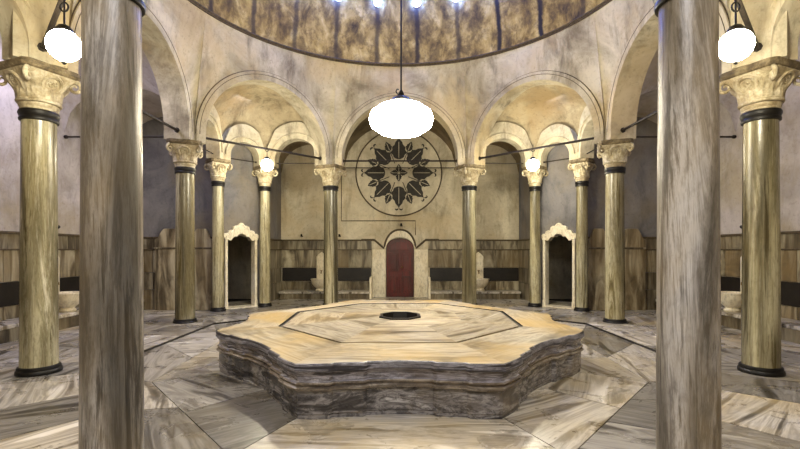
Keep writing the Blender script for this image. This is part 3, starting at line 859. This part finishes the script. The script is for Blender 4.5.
def hook_make():
    t = MB(); t.tube([(0,0,0),(0,-.05,0),(0,-.08,.03)], .022, 8); t.lathe([(.045,0),(.05,.01),(.03,.03)], 12, (0,-.02,-.015)); t.sphere((0,-.08,.04), .035, 10, 8)
    return t.build('wall_hook', M['iron'], None, True)
h0 = hook_make()
for i, (x, y, z, rz, lab) in enumerate([(-3.30,NW_Y-.002,2.06,0,'small black wall knob above the left back washbasin bench'),(-2.03,NW_Y-.002,2.06,0,'small black wall knob right of the column left of the red door'),
        (.04,NW_Y-.002,2.42,0,'small black wall knob right above the red door arch'),(-WX+.002,9.3,2.05,PI/2,'small black wall knob above the left aisle washbasin'),(WX-.002,9.3,2.05,-PI/2,'small black wall knob above the right aisle washbasin')]):
    o = h0 if i == 0 else h0.copy()
    if i: COL.objects.link(o)
    o.location = (x, y, z); o.rotation_euler = (0,0,rz); tag(o, lab, 'wall knob', 'small black wall knobs')

# ------------------------------------------------------------------ iron tie rods
def rod(p, q, r, lab, grp='iron tie rods'):
    p = Vector(p); q = Vector(q); c = (p+q)/2; d = (q-p)
    mb = MB(); mb.tube([p-c, q-c], r, 8)
    m = d.normalized()
    for e in (p-c+m*.02, q-c-m*.06): mb.tube([e, e+m*.04], r*2.0, 8)
    o = mb.build('tie_rod', M['rod'], None, True); o.location = c
    tag(o, lab, 'tie rod', grp)
ZR = 4.11
def cr(deg): x, y = ringpos(deg); return Vector((x, y, ZR))
def bayrod(a, b, lab, z=ZR, r=.028):
    p = cr(a); q = cr(b); d = (q-p).normalized(); p = p+d*.30; q = q-d*.30; p.z = q.z = z; rod(p, q, r, lab)
bayrod(-67.5,-22.5, 'thick dark iron tie rod with lamp, across the left arch before the left cell doorway')
bayrod(22.5,67.5, 'thick dark iron tie rod with lamp, across the right arch before the right cell doorway')
bayrod(-22.5,22.5, 'iron tie rod across the middle arch in front of the rosette', 4.09, .024)
bayrod(-112.5,-67.5, 'iron tie rod across the left side arch behind the left foreground column')
bayrod(67.5,112.5, 'iron tie rod across the right side arch behind the right foreground column')
bayrod(-157.5,-112.5, 'iron tie rod with lamp, left foreground arch at the top of the picture')
bayrod(112.5,157.5, 'iron tie rod with lamp, right foreground arch at the top of the picture')
rod((-1.9,NW_Y-.5,4.27), (1.9,NW_Y-.5,4.27), .016, 'thin iron rod crossing the rosette close to the back wall')
def sm(p, q, lab):
    p = Vector((*p,4.03)); q = Vector((*q,4.03)); d = (q-p).normalized(); rod(p+d*.22, q-d*.22, .014, lab, 'thin iron rods over the cell doorways')
for sx, nm in ((1,'left'),(-1,'right')):
    f = lambda p: (p[0]*sx, p[1])
    sm(f(A_), f(B_), 'thin iron rod above the %s cell doorway between its two slim columns' % nm)
    sm(f(B_), f(C4), 'thin iron rod from the %s cell doorway to the column beside the red door' % nm)
    sm(f(C3), f(A_), 'thin iron rod from the %s plinth column back to the %s cell doorway' % (nm, nm))
    rod((-sx*(AP+.22),CY+HALF,4.06), (-sx*WX,CY+HALF,4.06), .02, 'iron tie rod from the %s plinth column across to the %s aisle wall' % (nm, nm))

# ------------------------------------------------------------------ lamps
def lamp_make():
    t = empty('hanging_lamp')   # origin on the tie rod
    mb = MB(); mb.tube([(0,0,.13),(0,0,-.2)], .009, 6); mb.tube([(.04*math.cos(2*PI*i/12),0,.0+.045*math.sin(2*PI*i/12)) for i in range(12)], .009, 6, True); mb.build('hanger', M['iron'], t, True)
    mb = MB(); mb.lathe([(.012,-.17),(.05,-.19),(.075,-.22),(.08,-.25),(.05,-.25)], 16); mb.build('cap', M['iron'], t, True)
    mb = MB(); mb.sphere((0,0,-.38), .15, 20, 14, 1.0); mb.build('globe', M['bulb'], t, True)
    mb = MB(); mb.sphere((0,0,-.545), .022, 8, 6); mb.build('finial', M['iron'], t, True)
    return t
l0 = lamp_make()
for i, (deg, lab) in enumerate([(-45,'glowing globe lamp hung on the rod in front of the left cell doorway'),(45,'glowing globe lamp hung on the rod in front of the right cell doorway'),
                 (-135,'glowing globe lamp at upper left, just left of the left foreground column'),(135,'glowing globe lamp at upper right, just right of the right foreground column')]):
    a = math.radians(deg); o = l0 if i == 0 else copy_tree(l0)
    o.location = (AP*math.sin(a), CY+AP*math.cos(a), ZR-(.12 if abs(deg) > 90 else .02)); tag(o, lab, 'lamp', 'globe lamps on the tie rods')
t = empty('pendant_lamp', (0.02,CY,4.25)); tag(t, 'large glowing bowl lamp hanging on a long thin rod from the dome', 'lamp')
mb = MB(); mb.tube([(0,0,.0),(0,0,ZD+RD-4.25-.02)], .016, 8); mb.build('rod', M['iron'], t, True)
mb = MB(); mb.lathe([(.02,.12),(.05,.06),(.06,.02),(.16,-.03),(.20,-.08),(.18,-.13)], 24); mb.tube([(-.02,0,.03),(-.07,0,.06),(-.09,0,.10),(-.07,0,.14),(-.04,0,.13)], .012, 6); mb.build('cap', M['iron'], t, True)
mb = MB(); mb.lathe([(.16,-.12),(.38,-.17),(.52,-.27),(.56,-.39),(.52,-.51),(.36,-.62),(.12,-.68),(.01,-.69)], 32); mb.build('glass_bowl', M['bowl'], t, True)

# daylight dropping through the bull's-eyes of the aisle vaults, plus an added south fill
def area(name, loc, size, col, e, tgt=None):
    L = bpy.data.lights.new(name, 'AREA'); L.shape = 'DISK'; L.size = size; L.color = col; L.energy = e
    o = bpy.data.objects.new(name, L); COL.objects.link(o); o.location = loc
    if tgt: o.rotation_euler = (Vector(tgt)-Vector(loc)).to_track_quat('-Z', 'Y').to_euler()
    return o
for sx in (-1, 1):
    area('daylight_aisle', (sx*6.0,CY,5.6), .8, (.74,.72,1), 70 if sx < 0 else 22)
    area('daylight_corner', (sx*4.1,11.3,5.5), .6, (.72,.76,1), 25)
area('daylight_dome', (0,CY,10.6), 2.2, (.9,.9,1), 30)
area('fill_south', (0,.2,5.2), 1.4, (.94,.94,1), 190)  # unseen cool fill, added to light the near columns and front floor

w = bpy.data.worlds.new('world'); sc.world = w; w.use_nodes = True
w.node_tree.nodes['Background'].inputs[0].default_value = (.5,.45,.4,1); w.node_tree.nodes['Background'].inputs[1].default_value = .02

# ------------------------------------------------------------------ camera
cam = bpy.data.cameras.new('camera'); co = bpy.data.objects.new('camera', cam); COL.objects.link(co)
co.location = (0,0,1.6); co.rotation_euler = (PI/2,0,0)
cam.sensor_width = 36; cam.lens = 36*440/800; cam.shift_y = (250-224.5)/800; cam.clip_start = .05
sc.camera = co
vs = sc.view_settings; sc.display_settings.display_device = 'sRGB'
vs.view_transform = 'Standard'; vs.look = 'None'; vs.gamma = 1; vs.use_curve_mapping = False; vs.exposure = 0.5
